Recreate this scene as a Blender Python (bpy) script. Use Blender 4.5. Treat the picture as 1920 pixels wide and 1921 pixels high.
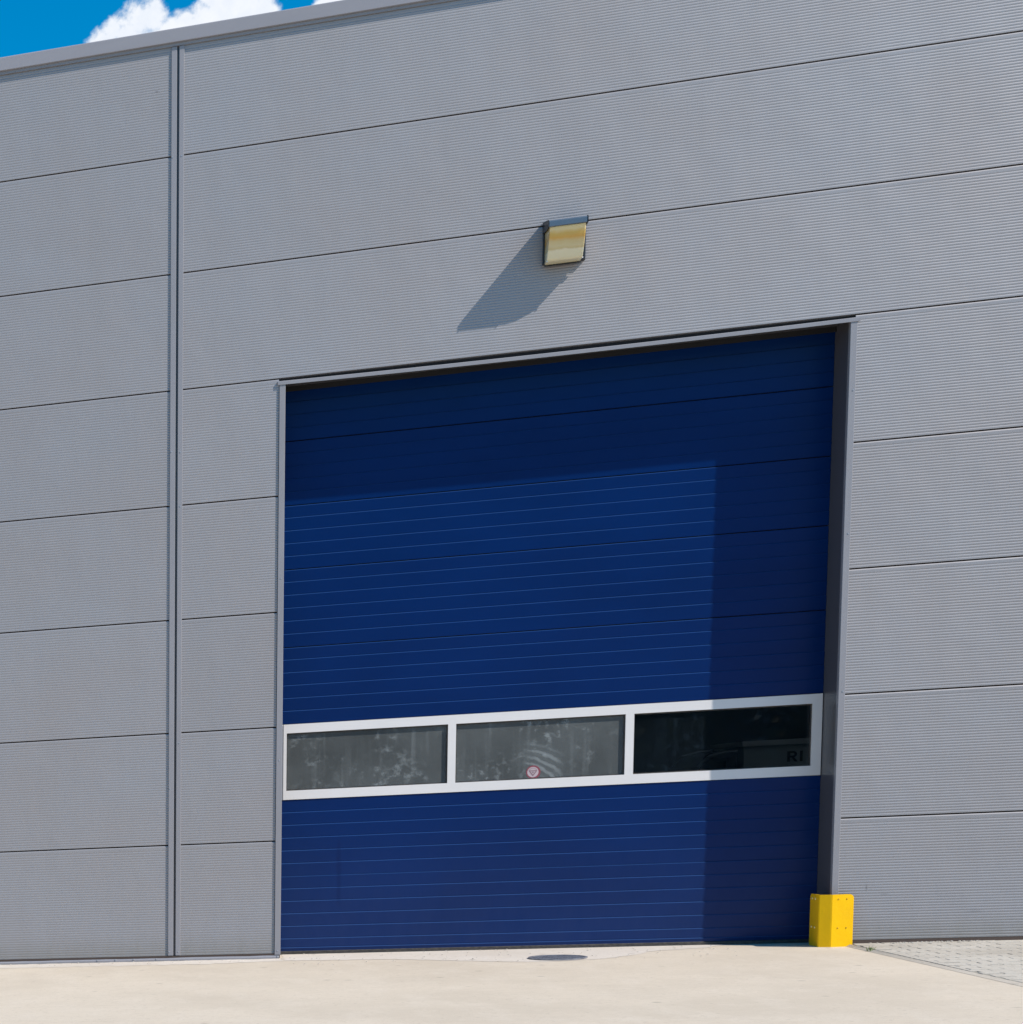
import bpy, bmesh, math, random
from mathutils import Matrix, Vector
random.seed(7)
scene = bpy.context.scene
for o in list(bpy.data.objects): bpy.data.objects.remove(o)
COL = scene.collection

# ------------------------------------------------------------------ camera
SLOPE = 0.031735           # the yard and the building's courses climb gently to the right
CAM_ROWS = ((0.9572501502, 0.2887465468, -0.0172505523),
            (0.0067948348, -0.0820661631, -0.9966037202),
            (-0.2891815694, 0.9538818462, -0.0805198321))
CAM_POS = Vector((0.58240467, -16.80765550, 1.43917023))
r, dn, fw = [Vector(v) for v in CAM_ROWS]
cd = bpy.data.cameras.new('camera'); cam = bpy.data.objects.new('camera', cd); COL.objects.link(cam)
m = Matrix.Identity(4)
for i in range(3):
    m[i][0] = r[i]; m[i][1] = -dn[i]; m[i][2] = -fw[i]; m[i][3] = CAM_POS[i]
cam.matrix_world = m
cd.sensor_fit = 'HORIZONTAL'; cd.sensor_width = 36
F = 3389.3425 / 1920
cd.lens = 36 * F
cd.shift_x = (960 + 582.283) / 1920
cd.shift_y = (1783.155 - 960.5) / 1920
cd.clip_start = 0.1; cd.clip_end = 3000
scene.camera = cam

# ------------------------------------------------------------------ light
SUN_DIR = Vector((2.11, -1.0, 2.335)).normalized()      # towards the sun
el = math.asin(SUN_DIR.z); az = math.atan2(SUN_DIR.x, SUN_DIR.y)
sl = bpy.data.lights.new('sun', 'SUN'); sl.energy = 5.0; sl.angle = math.radians(0.5); sl.color = (1.0, 0.93, 0.84)
so = bpy.data.objects.new('sun', sl); COL.objects.link(so); so.location = (30, -20, 40)
so.rotation_euler = SUN_DIR.to_track_quat('Z', 'Y').to_euler()

def px_dir(x, y):
    x = x / 1920; y = y / 1920
    v = r * ((x - (0.5 - cd.shift_x)) / F) + dn * ((y - (1783.155 / 1920)) / F) + fw
    return v.normalized()

w = bpy.data.worlds.new('World'); scene.world = w; w.use_nodes = True
nt = w.node_tree; N = nt.nodes; L = nt.links; N.clear()
def nd(nt, t, **k):
    n = nt.nodes.new(t)
    for a, b in k.items(): setattr(n, a, b)
    return n
def mth(nt, op, a, b=None, clamp=False):
    n = nt.nodes.new('ShaderNodeMath'); n.operation = op; n.use_clamp = clamp
    for i, v in enumerate((a, b)):
        if v is None: continue
        if isinstance(v, (int, float)): n.inputs[i].default_value = v
        else: nt.links.new(v, n.inputs[i])
    return n.outputs[0]
out = nd(nt, 'ShaderNodeOutputWorld'); bg = nd(nt, 'ShaderNodeBackground')
sky = nd(nt, 'ShaderNodeTexSky'); sky.sky_type = 'NISHITA'; sky.sun_disc = False
sky.sun_elevation = el; sky.sun_rotation = az; sky.air_density = 1.0; sky.dust_density = 0.3; sky.ozone_density = 3.0
hs = nd(nt, 'ShaderNodeHueSaturation'); hs.inputs['Saturation'].default_value = 1.5
hs.inputs['Hue'].default_value = 0.490; hs.inputs['Value'].default_value = 1.42
L.new(sky.outputs[0], hs.inputs['Color'])
tc = nd(nt, 'ShaderNodeTexCoord')
n1 = nd(nt, 'ShaderNodeTexNoise'); n1.inputs['Scale'].default_value = 3.2; n1.inputs['Detail'].default_value = 10; n1.inputs['Roughness'].default_value = 0.58
mp = nd(nt, 'ShaderNodeMapping'); mp.inputs['Scale'].default_value = (1, 1, 2.0); mp.inputs['Location'].default_value = (0.4, 1.3, 0.2)
L.new(tc.outputs['Generated'], mp.inputs[0]); L.new(mp.outputs[0], n1.inputs['Vector'])
n2 = nd(nt, 'ShaderNodeTexNoise'); n2.inputs['Scale'].default_value = 62; n2.inputs['Detail'].default_value = 9; n2.inputs['Roughness'].default_value = 0.62
L.new(tc.outputs['Generated'], n2.inputs['Vector'])
n2b = nd(nt, 'ShaderNodeTexNoise'); n2b.inputs['Scale'].default_value = 190; n2b.inputs['Detail'].default_value = 6; n2b.inputs['Roughness'].default_value = 0.6
L.new(tc.outputs['Generated'], n2b.inputs['Vector'])
puffs = [(196, 80, 26), (212, 58, 22), (240, 66, 34), (262, 40, 30), (283, 34, 34), (292, 14, 18), (320, 66, 34), (348, 58, 34), (352, 34, 13),
         (385, 44, 38), (420, 22, 40), (470, 24, 42), (496, 20, 24), (450, -20, 46), (500, -15, 26), (400, -6, 24), (618, 8, 22), (600, 14, 12), (655, -8, 40), (700, -20, 60), (330, 90, 40), (240, 100, 40)]
acc = None
for x, y, rad in puffs:
    d = px_dir(x, y)
    vm = nd(nt, 'ShaderNodeVectorMath', operation='DISTANCE'); L.new(tc.outputs['Generated'], vm.inputs[0]); vm.inputs[1].default_value = d
    v = mth(nt, 'SUBTRACT', 1.0, mth(nt, 'DIVIDE', vm.outputs['Value'], rad * 0.00030))
    acc = v if acc is None else mth(nt, 'SMOOTH_MAX', acc, v)
    if acc.node.operation == 'SMOOTH_MAX': acc.node.inputs[2].default_value = 0.15
edge = mth(nt, 'ADD', acc, mth(nt, 'ADD', mth(nt, 'MULTIPLY', mth(nt, 'SUBTRACT', n2.outputs['Fac'], 0.5), 1.9), mth(nt, 'MULTIPLY', mth(nt, 'SUBTRACT', n2b.outputs['Fac'], 0.5), 0.7)))
mr = nd(nt, 'ShaderNodeMapRange', interpolation_type='SMOOTHSTEP'); mr.inputs[1].default_value = -0.16; mr.inputs[2].default_value = 0.5
L.new(edge, mr.inputs[0])
# the same fair-weather cumulus elsewhere round the sky (kept apart from the bank described above)
vm = nd(nt, 'ShaderNodeVectorMath', operation='DISTANCE'); L.new(tc.outputs['Generated'], vm.inputs[0]); vm.inputs[1].default_value = px_dir(300, 60)
near = nd(nt, 'ShaderNodeMapRange', interpolation_type='SMOOTHSTEP'); near.inputs[1].default_value = 0.12; near.inputs[2].default_value = 0.3
L.new(vm.outputs['Value'], near.inputs[0])
far = nd(nt, 'ShaderNodeMapRange', interpolation_type='SMOOTHSTEP'); far.inputs[1].default_value = 0.60; far.inputs[2].default_value = 0.72
L.new(n1.outputs['Fac'], far.inputs[0])
cl = mth(nt, 'MAXIMUM', mr.outputs[0], mth(nt, 'MULTIPLY', far.outputs[0], near.outputs[0]))
shade = nd(nt, 'ShaderNodeMapRange'); shade.inputs[1].default_value = 0.25; shade.inputs[2].default_value = 0.72
L.new(n2.outputs['Fac'], shade.inputs[0])
cc = nd(nt, 'ShaderNodeMix', data_type='RGBA'); cc.inputs[6].default_value = (7.1, 7.7, 8.7, 1); cc.inputs[7].default_value = (8.8, 9.0, 9.3, 1)
L.new(shade.outputs[0], cc.inputs[0])
mx = nd(nt, 'ShaderNodeMix', data_type='RGBA'); L.new(cl, mx.inputs[0]); L.new(hs.outputs[0], mx.inputs[6]); L.new(cc.outputs[2], mx.inputs[7])
L.new(mx.outputs[2], bg.inputs[0]); bg.inputs[1].default_value = 0.1
L.new(bg.outputs[0], out.inputs[0])

vs = scene.view_settings; vs.view_transform = 'Standard'; vs.look = 'None'; vs.exposure = 0.16; vs.gamma = 1.0; vs.use_curve_mapping = False
scene.render.engine = 'CYCLES'

# ------------------------------------------------------------------ materials
def mat(name, base, rough=0.5, metal=0.0, spec=0.5, coat=0.0, mottling=0.0, mscale=(2, 2, 2), tone=None, bump=0.0, bscale=60, dirt=None):
    M = bpy.data.materials.new(name); M.use_nodes = True; t = M.node_tree; b = t.nodes['Principled BSDF']
    b.inputs['Roughness'].default_value = rough; b.inputs['Metallic'].default_value = metal
    b.inputs['Specular IOR Level'].default_value = spec; b.inputs['Coat Weight'].default_value = coat; b.inputs['Coat Roughness'].default_value = 0.12
    g = nd(t, 'ShaderNodeNewGeometry')
    mp = nd(t, 'ShaderNodeMapping'); mp.inputs['Scale'].default_value = mscale; t.links.new(g.outputs['Position'], mp.inputs[0])
    no = nd(t, 'ShaderNodeTexNoise'); no.inputs['Scale'].default_value = 1; no.inputs['Detail'].default_value = 8; no.inputs['Roughness'].default_value = 0.6
    t.links.new(mp.outputs[0], no.inputs['Vector'])
    if tone is None: tone = tuple(c * 0.8 for c in base)
    mr = nd(t, 'ShaderNodeMapRange'); mr.inputs[1].default_value = 0.35; mr.inputs[2].default_value = 0.65; mr.inputs[4].default_value = mottling
    t.links.new(no.outputs['Fac'], mr.inputs[0])
    mx = nd(t, 'ShaderNodeMix', data_type='RGBA'); mx.inputs[6].default_value = (*base, 1); mx.inputs[7].default_value = (*tone, 1)
    t.links.new(mr.outputs[0], mx.inputs[0]); t.links.new(mx.outputs[2], b.inputs['Base Color'])
    if bump:
        n3 = nd(t, 'ShaderNodeTexNoise'); n3.inputs['Scale'].default_value = bscale; n3.inputs['Detail'].default_value = 5; t.links.new(g.outputs['Position'], n3.inputs['Vector'])
        bp = nd(t, 'ShaderNodeBump'); bp.inputs['Strength'].default_value = bump; bp.inputs['Distance'].default_value = 0.01
        t.links.new(n3.outputs['Fac'], bp.inputs['Height']); t.links.new(bp.outputs[0], b.inputs['Normal'])
    return M

def panel_mat():
    M = mat('grey_panel_paint', (0.310, 0.306, 0.320), rough=0.5, metal=0.3, spec=0.4, mottling=0.9, mscale=(0.7, 1, 0.9), tone=(0.312, 0.294, 0.296))
    # rain streaks run down, dirt gathers near the ground
    t = M.node_tree; b = t.nodes['Principled BSDF']; src = b.inputs['Base Color'].links[0].from_socket
    g = nd(t, 'ShaderNodeNewGeometry'); mp = nd(t, 'ShaderNodeMapping'); mp.inputs['Scale'].default_value = (9, 9, 0.25); t.links.new(g.outputs['Position'], mp.inputs[0])
    no = nd(t, 'ShaderNodeTexNoise'); no.inputs['Scale'].default_value = 1; no.inputs['Detail'].default_value = 5; t.links.new(mp.outputs[0], no.inputs['Vector'])
    st = nd(t, 'ShaderNodeMapRange'); st.inputs[1].default_value = 0.45; st.inputs[2].default_value = 0.8; st.inputs[4].default_value = 0.07; t.links.new(no.outputs['Fac'], st.inputs[0])
    sp = nd(t, 'ShaderNodeSeparateXYZ'); t.links.new(g.outputs['Position'], sp.inputs[0])
    zz = mth(t, 'SUBTRACT', sp.outputs['Z'], mth(t, 'MULTIPLY', sp.outputs['X'], SLOPE))
    lo = nd(t, 'ShaderNodeMapRange', interpolation_type='SMOOTHSTEP'); lo.inputs[1].default_value = 0.0; lo.inputs[2].default_value = 0.24; lo.inputs[3].default_value = 0.75; lo.inputs[4].default_value = 0.0
    t.links.new(zz, lo.inputs[0])
    lo2 = mth(t, 'MULTIPLY', lo.outputs[0], mth(t, 'ADD', no.outputs['Fac'], 0.2))
    f = mth(t, 'ADD', st.outputs[0], lo2, True)
    mx = nd(t, 'ShaderNodeMix', data_type='RGBA'); mx.inputs[7].default_value = (0.24, 0.23, 0.21, 1); t.links.new(f, mx.inputs[0]); t.links.new(src, mx.inputs[6])
    # each panel left the coil a shade apart; a scuff and a small dent mark
    oi = nd(t, 'ShaderNodeObjectInfo'); tv_ = mth(t, 'ADD', mth(t, 'MULTIPLY', oi.outputs['Random'], 0.055), 0.972)
    for cx, cz, rx_, rz_, am in ((5.49, 0.425, 0.012, 0.05, 0.35), (5.62, 0.37, 0.05, 0.012, 0.2), (-0.125, 7.565, 0.022, 0.02, 0.3), (6.25, 0.21, 0.10, 0.02, 0.16), (6.9, 2.4, 0.05, 0.02, 0.15), (2.1, 6.4, 0.03, 0.015, 0.12)):
        ex = mth(t, 'DIVIDE', mth(t, 'SUBTRACT', sp.outputs['X'], cx), rx_); ez = mth(t, 'DIVIDE', mth(t, 'SUBTRACT', zz, cz), rz_)
        dd = mth(t, 'SQRT', mth(t, 'ADD', mth(t, 'MULTIPLY', ex, ex), mth(t, 'MULTIPLY', ez, ez)))
        mk = nd(t, 'ShaderNodeMapRange', interpolation_type='SMOOTHSTEP'); mk.inputs[1].default_value = 0.2; mk.inputs[2].default_value = 1.2; mk.inputs[3].default_value = 1 - am; mk.inputs[4].default_value = 1
        t.links.new(mth(t, 'ADD', dd, mth(t, 'MULTIPLY', no.outputs['Fac'], 0.5)), mk.inputs[0]); tv_ = mth(t, 'MULTIPLY', tv_, mk.outputs[0])
    vm = nd(t, 'ShaderNodeVectorMath', operation='SCALE'); t.links.new(mx.outputs[2], vm.inputs[0]); t.links.new(tv_, vm.inputs['Scale'])
    t.links.new(vm.outputs[0], b.inputs['Base Color'])
    nw = nd(t, 'ShaderNodeTexNoise'); nw.inputs['Scale'].default_value = 2.2; nw.inputs['Detail'].default_value = 2; t.links.new(g.outputs['Position'], nw.inputs['Vector'])
    bp = nd(t, 'ShaderNodeBump'); bp.inputs['Strength'].default_value = 0.5; bp.inputs['Distance'].default_value = 0.012; t.links.new(nw.outputs['Fac'], bp.inputs['Height']); t.links.new(bp.outputs[0], b.inputs['Normal'])
    return M

def door_mat():
    M = mat('blue_door_paint', (0.0001, 0.0200, 0.110), rough=0.27, spec=0.12, mottling=0.75, mscale=(0.7, 1, 1.2), tone=(0.0001, 0.0160, 0.088))
    t = M.node_tree; b = t.nodes['Principled BSDF']; src = b.inputs['Base Color'].links[0].from_socket
    g = nd(t, 'ShaderNodeNewGeometry'); sp = nd(t, 'ShaderNodeSeparateXYZ'); t.links.new(g.outputs['Position'], sp.inputs[0])
    no = nd(t, 'ShaderNodeTexNoise'); no.inputs['Scale'].default_value = 5; no.inputs['Detail'].default_value = 8; no.inputs['Roughness'].default_value = 0.7
    mp = nd(t, 'ShaderNodeMapping'); mp.inputs['Scale'].default_value = (1.5, 1, 0.5); t.links.new(g.outputs['Position'], mp.inputs[0]); t.links.new(mp.outputs[0], no.inputs['Vector'])
    # paler blue-grey towards the foot of the door
    lo = nd(t, 'ShaderNodeMapRange', interpolation_type='SMOOTHSTEP'); lo.inputs[1].default_value = 0.0; lo.inputs[2].default_value = 1.5; lo.inputs[3].default_value = 0.045; lo.inputs[4].default_value = 0.0
    t.links.new(sp.outputs['Z'], lo.inputs[0])
    f = mth(t, 'MULTIPLY', lo.outputs[0], mth(t, 'ADD', no.outputs['Fac'], 0.5))
    mx = nd(t, 'ShaderNodeMix', data_type='RGBA'); mx.inputs[7].default_value = (0.22, 0.25, 0.34, 1); t.links.new(f, mx.inputs[0]); t.links.new(src, mx.inputs[6])
    # light caught on the small upward-facing steps of the ribs, painted as paler blue
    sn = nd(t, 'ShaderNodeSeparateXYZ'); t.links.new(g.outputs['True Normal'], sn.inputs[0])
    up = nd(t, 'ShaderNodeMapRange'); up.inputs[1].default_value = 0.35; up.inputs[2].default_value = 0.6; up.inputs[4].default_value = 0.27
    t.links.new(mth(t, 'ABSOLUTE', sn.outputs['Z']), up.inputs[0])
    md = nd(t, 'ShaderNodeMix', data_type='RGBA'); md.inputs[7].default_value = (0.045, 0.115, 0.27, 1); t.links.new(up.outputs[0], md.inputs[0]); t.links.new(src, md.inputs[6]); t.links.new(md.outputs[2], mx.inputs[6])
    # one dark rubbed mark low on the left of the door
    dx = mth(t, 'ABSOLUTE', mth(t, 'SUBTRACT', mth(t, 'ADD', sp.outputs['X'], mth(t, 'MULTIPLY', mth(t, 'SUBTRACT', no.outputs['Fac'], 0.5), 0.05)), 1.465))
    a = nd(t, 'ShaderNodeMapRange', interpolation_type='SMOOTHSTEP'); a.inputs[1].default_value = 0.004; a.inputs[2].default_value = 0.03; a.inputs[3].default_value = 0.3; a.inputs[4].default_value = 0
    t.links.new(dx, a.inputs[0])
    dz = mth(t, 'ABSOLUTE', mth(t, 'SUBTRACT', sp.outputs['Z'], 0.73))
    c = nd(t, 'ShaderNodeMapRange', interpolation_type='SMOOTHSTEP'); c.inputs[1].default_value = 0.2; c.inputs[2].default_value = 0.34; c.inputs[3].default_value = 1; c.inputs[4].default_value = 0
    t.links.new(dz, c.inputs[0])
    k = mth(t, 'MULTIPLY', a.outputs[0], c.outputs[0])
    m2 = nd(t, 'ShaderNodeMix', data_type='RGBA'); m2.inputs[7].default_value = (0.003, 0.010, 0.06, 1); t.links.new(k, m2.inputs[0]); t.links.new(mx.outputs[2], m2.inputs[6])
    t.links.new(m2.outputs[2], b.inputs['Base Color'])
    return M

def concrete_mat(name, base, dark, light, seed=0.0, amt=1.0):
    M = bpy.data.materials.new(name); M.use_nodes = True; t = M.node_tree; b = t.nodes['Principled BSDF']
    b.inputs['Roughness'].default_value = 0.85; b.inputs['Specular IOR Level'].default_value = 0.25
    g = nd(t, 'ShaderNodeNewGeometry')
    def noise(sc, det, mscale, ro=0.6):
        mp = nd(t, 'ShaderNodeMapping'); mp.inputs['Scale'].default_value = mscale; mp.inputs['Location'].default_value = (seed, seed * 1.7, 0)
        t.links.new(g.outputs['Position'], mp.inputs[0])
        n = nd(t, 'ShaderNodeTexNoise'); n.inputs['Scale'].default_value = sc; n.inputs['Detail'].default_value = det; n.inputs['Roughness'].default_value = ro
        t.links.new(mp.outputs[0], n.inputs['Vector']); return n.outputs['Fac']
    def rng(v, a, c, lo=0, hi=1):
        n = nd(t, 'ShaderNodeMapRange'); n.inputs[1].default_value = a; n.inputs[2].default_value = c; n.inputs[3].default_value = lo; n.inputs[4].default_value = hi
        t.links.new(v, n.inputs[0]); return n.outputs[0]
    def mix(f, a, c):
        n = nd(t, 'ShaderNodeMix', data_type='RGBA'); t.links.new(f, n.inputs[0])
        for i, v in ((6, a), (7, c)):
            if isinstance(v, tuple): n.inputs[i].default_value = (*v, 1)
            else: t.links.new(v, n.inputs[i])
        return n.outputs[2]
    big = noise(0.6, 8, (1, 1, 1)); med = noise(2.2, 10, (1.6, 0.8, 1), 0.7); fine = noise(24, 6, (1, 1, 1), 0.7); grit = noise(120, 3, (1, 1, 1))
    c = mix(rng(big, 0.42, 0.60, 0, 0.6 * amt), base, dark)
    c = mix(rng(med, 0.48, 0.66, 0, 0.45 * amt), c, light)
    c = mix(rng(fine, 0.52, 0.68, 0, 0.8 * amt), c, dark)
    c = mix(rng(grit, 0.6, 0.7, 0, 0.5 * amt), c, tuple(x * 0.55 for x in dark))
    # sparse darker chips and oil spots
    vo = nd(t, 'ShaderNodeTexVoronoi'); vo.inputs['Scale'].default_value = 2.3; t.links.new(g.outputs['Position'], vo.inputs['Vector'])
    c = mix(rng(mth(t, 'ADD', vo.outputs['Distance'], mth(t, 'MULTIPLY', fine, 0.05)), 0.055, 0.11, 0.5 * amt, 0), c, tuple(x * 0.4 for x in dark))
    vo2 = nd(t, 'ShaderNodeTexVoronoi'); vo2.inputs['Scale'].default_value = 9; t.links.new(g.outputs['Position'], vo2.inputs['Vector'])
    c = mix(rng(vo2.outputs['Distance'], 0.06, 0.12, 0.35 * amt, 0), c, tuple(x * 0.5 for x in dark))
    brush = noise(9, 4, (0.25, 4, 1), 0.6); c = mix(rng(brush, 0.5, 0.68, 0, 0.35 * amt), c, dark)
    t.links.new(c, b.inputs['Base Color'])
    bp = nd(t, 'ShaderNodeBump'); bp.inputs['Strength'].default_value = 0.35; bp.inputs['Distance'].default_value = 0.006
    t.links.new(fine, bp.inputs['Height']); t.links.new(bp.outputs[0], b.inputs['Normal'])
    return M

def glass_mat(name, dust_or_reflection, seed, arcs=False, tint=(0.42, 0.46, 0.47), runk=0.6, blot=0.6):
    M = bpy.data.materials.new(name); M.use_nodes = True; t = M.node_tree; t.nodes.clear()
    o = nd(t, 'ShaderNodeOutputMaterial'); tr = nd(t, 'ShaderNodeBsdfTransparent'); tr.inputs[0].default_value = (0.62, 0.66, 0.66, 1)
    gl = nd(t, 'ShaderNodeBsdfGlossy'); gl.inputs['Roughness'].default_value = 0.02
    fr = nd(t, 'ShaderNodeFresnel'); fr.inputs[0].default_value = 1.5
    m1 = nd(t, 'ShaderNodeMixShader'); t.links.new(mth(t, 'MULTIPLY', fr.outputs[0], 1.6, True), m1.inputs[0]); t.links.new(tr.outputs[0], m1.inputs[1]); t.links.new(gl.outputs[0], m1.inputs[2])
    df = nd(t, 'ShaderNodeBsdfDiffuse'); df.inputs[0].default_value = (*tint, 1)
    g = nd(t, 'ShaderNodeNewGeometry')
    def noise(sc, det, ms, ro=0.6):
        mp = nd(t, 'ShaderNodeMapping'); mp.inputs['Scale'].default_value = ms; mp.inputs['Location'].default_value = (seed, seed, seed * 0.7)
        t.links.new(g.outputs['Position'], mp.inputs[0]); n = nd(t, 'ShaderNodeTexNoise'); n.inputs['Scale'].default_value = sc; n.inputs['Detail'].default_value = det
        n.inputs['Roughness'].default_value = ro; t.links.new(mp.outputs[0], n.inputs['Vector']); return n.outputs['Fac']
    def rng(v, a, c, lo, hi):
        n = nd(t, 'ShaderNodeMapRange'); n.inputs[1].default_value = a; n.inputs[2].default_value = c; n.inputs[3].default_value = lo; n.inputs[4].default_value = hi
        t.links.new(v, n.inputs[0]); return n.outputs[0]
    base = rng(noise(1.8, 6, (1, 1, 1)), 0.3, 0.7, dust_or_reflection * 0.72, dust_or_reflection * 1.15)
    runs = rng(noise(26, 3, (1, 1, 0.03)), 0.52, 0.66, 0, dust_or_reflection * runk)
    runs2 = rng(noise(3, 2, (1, 1, 0.3)), 0.42, 0.6, 0, 1)
    f = mth(t, 'ADD', base, mth(t, 'MULTIPLY', runs, runs2))
    f = mth(t, 'ADD', f, mth(t, 'MULTIPLY', rng(noise(15, 5, (1, 1, 1.2), 0.6), 0.52, 0.70, 0, dust_or_reflection * blot), rng(noise(2.4, 2, (1, 1, 1)), 0.42, 0.55, 0, 1)))
    if arcs:
        # wiped arc left by a cloth in the middle of the pane
        vm = nd(t, 'ShaderNodeVectorMath', operation='DISTANCE'); t.links.new(g.outputs['Position'], vm.inputs[0]); vm.inputs[1].default_value = (2.93, 0.386, 1.30)
        d = mth(t, 'ADD', vm.outputs['Value'], mth(t, 'MULTIPLY', mth(t, 'SUBTRACT', noise(5, 3, (1, 1, 1)), 0.5), 0.09))
        wv = mth(t, 'SINE', mth(t, 'MULTIPLY', d, 105))
        band = mth(t, 'MULTIPLY', rng(d, 0.30, 0.36, 0, 1), rng(d, 0.50, 0.58, 1, 0))
        sx = nd(t, 'ShaderNodeSeparateXYZ'); t.links.new(g.outputs['Position'], sx.inputs[0])
        sec = mth(t, 'MULTIPLY', rng(sx.outputs['X'], 2.95, 3.08, 0, 1), rng(sx.outputs['X'], 3.22, 3.30, 1, 0))
        k = mth(t, 'MULTIPLY', mth(t, 'MULTIPLY', band, sec), rng(wv, -0.4, 1, 0.15, 1))
        f = mth(t, 'ADD', f, mth(t, 'MULTIPLY', k, 0.24))
    m2 = nd(t, 'ShaderNodeMixShader'); t.links.new(f, m2.inputs[0]); t.links.new(m1.outputs[0], m2.inputs[1]); t.links.new(df.outputs[0], m2.inputs[2])
    t.links.new(m2.outputs[0], o.inputs[0])
    return M

M_PANEL = panel_mat()
M_TRIM = mat('grey_flashing_paint', (0.275, 0.27, 0.29), rough=0.35, spec=0.45, mottling=0.5, mscale=(3, 3, 0.6))
M_FASCIA = mat('grey_fascia_paint', (0.28, 0.275, 0.30), rough=0.4, spec=0.4, mottling=0.4, mscale=(0.5, 3, 3))
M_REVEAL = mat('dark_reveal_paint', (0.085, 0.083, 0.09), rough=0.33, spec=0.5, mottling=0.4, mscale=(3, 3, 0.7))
M_DARK = mat('dark_core', (0.075, 0.052, 0.042), rough=0.8)
M_BACK = mat('black_void', (0.008, 0.008, 0.010), rough=0.8)
M_RUBBER = mat('black_rubber_seal', (0.018, 0.016, 0.016), rough=0.6, mottling=0.8, mscale=(30, 3, 60), tone=(0.07, 0.06, 0.05))
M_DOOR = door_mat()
M_ALU = mat('white_aluminium', (0.72, 0.69, 0.675), rough=0.38, spec=0.5, mottling=0.4, mscale=(2, 2, 5), tone=(0.65, 0.63, 0.62))
M_YEL = mat('yellow_paint', (0.93, 0.53, 0.001), rough=0.4, spec=0.2, mottling=0.5, mscale=(6, 6, 3), tone=(0.80, 0.43, 0.006), bump=0.15, bscale=25)
M_SCREW = mat('screw_metal', (0.36, 0.38, 0.42), rough=0.35, metal=0.3)
M_YSCREW = mat('bright_bolt', (0.9, 0.72, 0.35), rough=0.3)
M_YDARK = mat('dull_bolt', (0.62, 0.34, 0.01), rough=0.5)
M_LAMPBODY = mat('lamp_housing_black', (0.012, 0.013, 0.016), rough=0.4)
M_LAMPTOP = mat('lamp_visor_blue_grey', (0.08, 0.115, 0.16), rough=0.28, spec=0.6, mottling=0.4, mscale=(10, 10, 10))
M_STEEL = mat('cast_iron_cover', (0.16, 0.16, 0.18), rough=0.42, metal=0.4, mottling=1.0, mscale=(14, 14, 14), tone=(0.36, 0.36, 0.39), bump=0.5, bscale=70)
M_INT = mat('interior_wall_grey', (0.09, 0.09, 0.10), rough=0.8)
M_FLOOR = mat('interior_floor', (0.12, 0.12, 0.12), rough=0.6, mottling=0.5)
M_VAN = mat('white_van_paint', (0.5, 0.52, 0.52), rough=0.3, coat=0.3)
M_CAB = mat('dark_cab_paint', (0.06, 0.07, 0.09), rough=0.25, coat=0.4)
M_BLACK = mat('black_lettering', (0.02, 0.02, 0.022), rough=0.6)
M_TYRE = mat('tyre_rubber', (0.02, 0.02, 0.02), rough=0.8)
M_WIND = mat('van_window', (0.01, 0.012, 0.014), rough=0.06)
M_CONC = concrete_mat('yard_concrete', (0.600, 0.518, 0.415), (0.505, 0.432, 0.342), (0.64, 0.563, 0.468))
M_PATCH = concrete_mat('threshold_mortar', (0.62, 0.555, 0.485), (0.54, 0.475, 0.40), (0.66, 0.605, 0.54), 3.1, 1.1)
M_PAVE = concrete_mat('paver_concrete', (0.50, 0.46, 0.40), (0.38, 0.34, 0.285), (0.56, 0.52, 0.46), 8.2, 1.25)
M_KERB = concrete_mat('edging_concrete', (0.51, 0.455, 0.385), (0.41, 0.36, 0.295), (0.55, 0.50, 0.435), 5.5)
M_GROUT = mat('joint_sand', (0.32, 0.29, 0.24), rough=0.95, mottling=0.8, mscale=(20, 20, 20))
M_LEAF = mat('leaf_green', (0.035, 0.06, 0.02), rough=0.7, mottling=0.9, mscale=(0.8, 0.8, 0.8), tone=(0.02, 0.035, 0.015))
M_WEED = mat('weed_green', (0.12, 0.17, 0.03), rough=0.7)
M_SR = mat('sticker_red', (0.22, 0.045, 0.065), rough=0.5)
M_SW = mat('sticker_white', (0.46, 0.37, 0.39), rough=0.5)
M_ST = mat('sticker_print', (0.22, 0.13, 0.15), rough=0.5)

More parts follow.
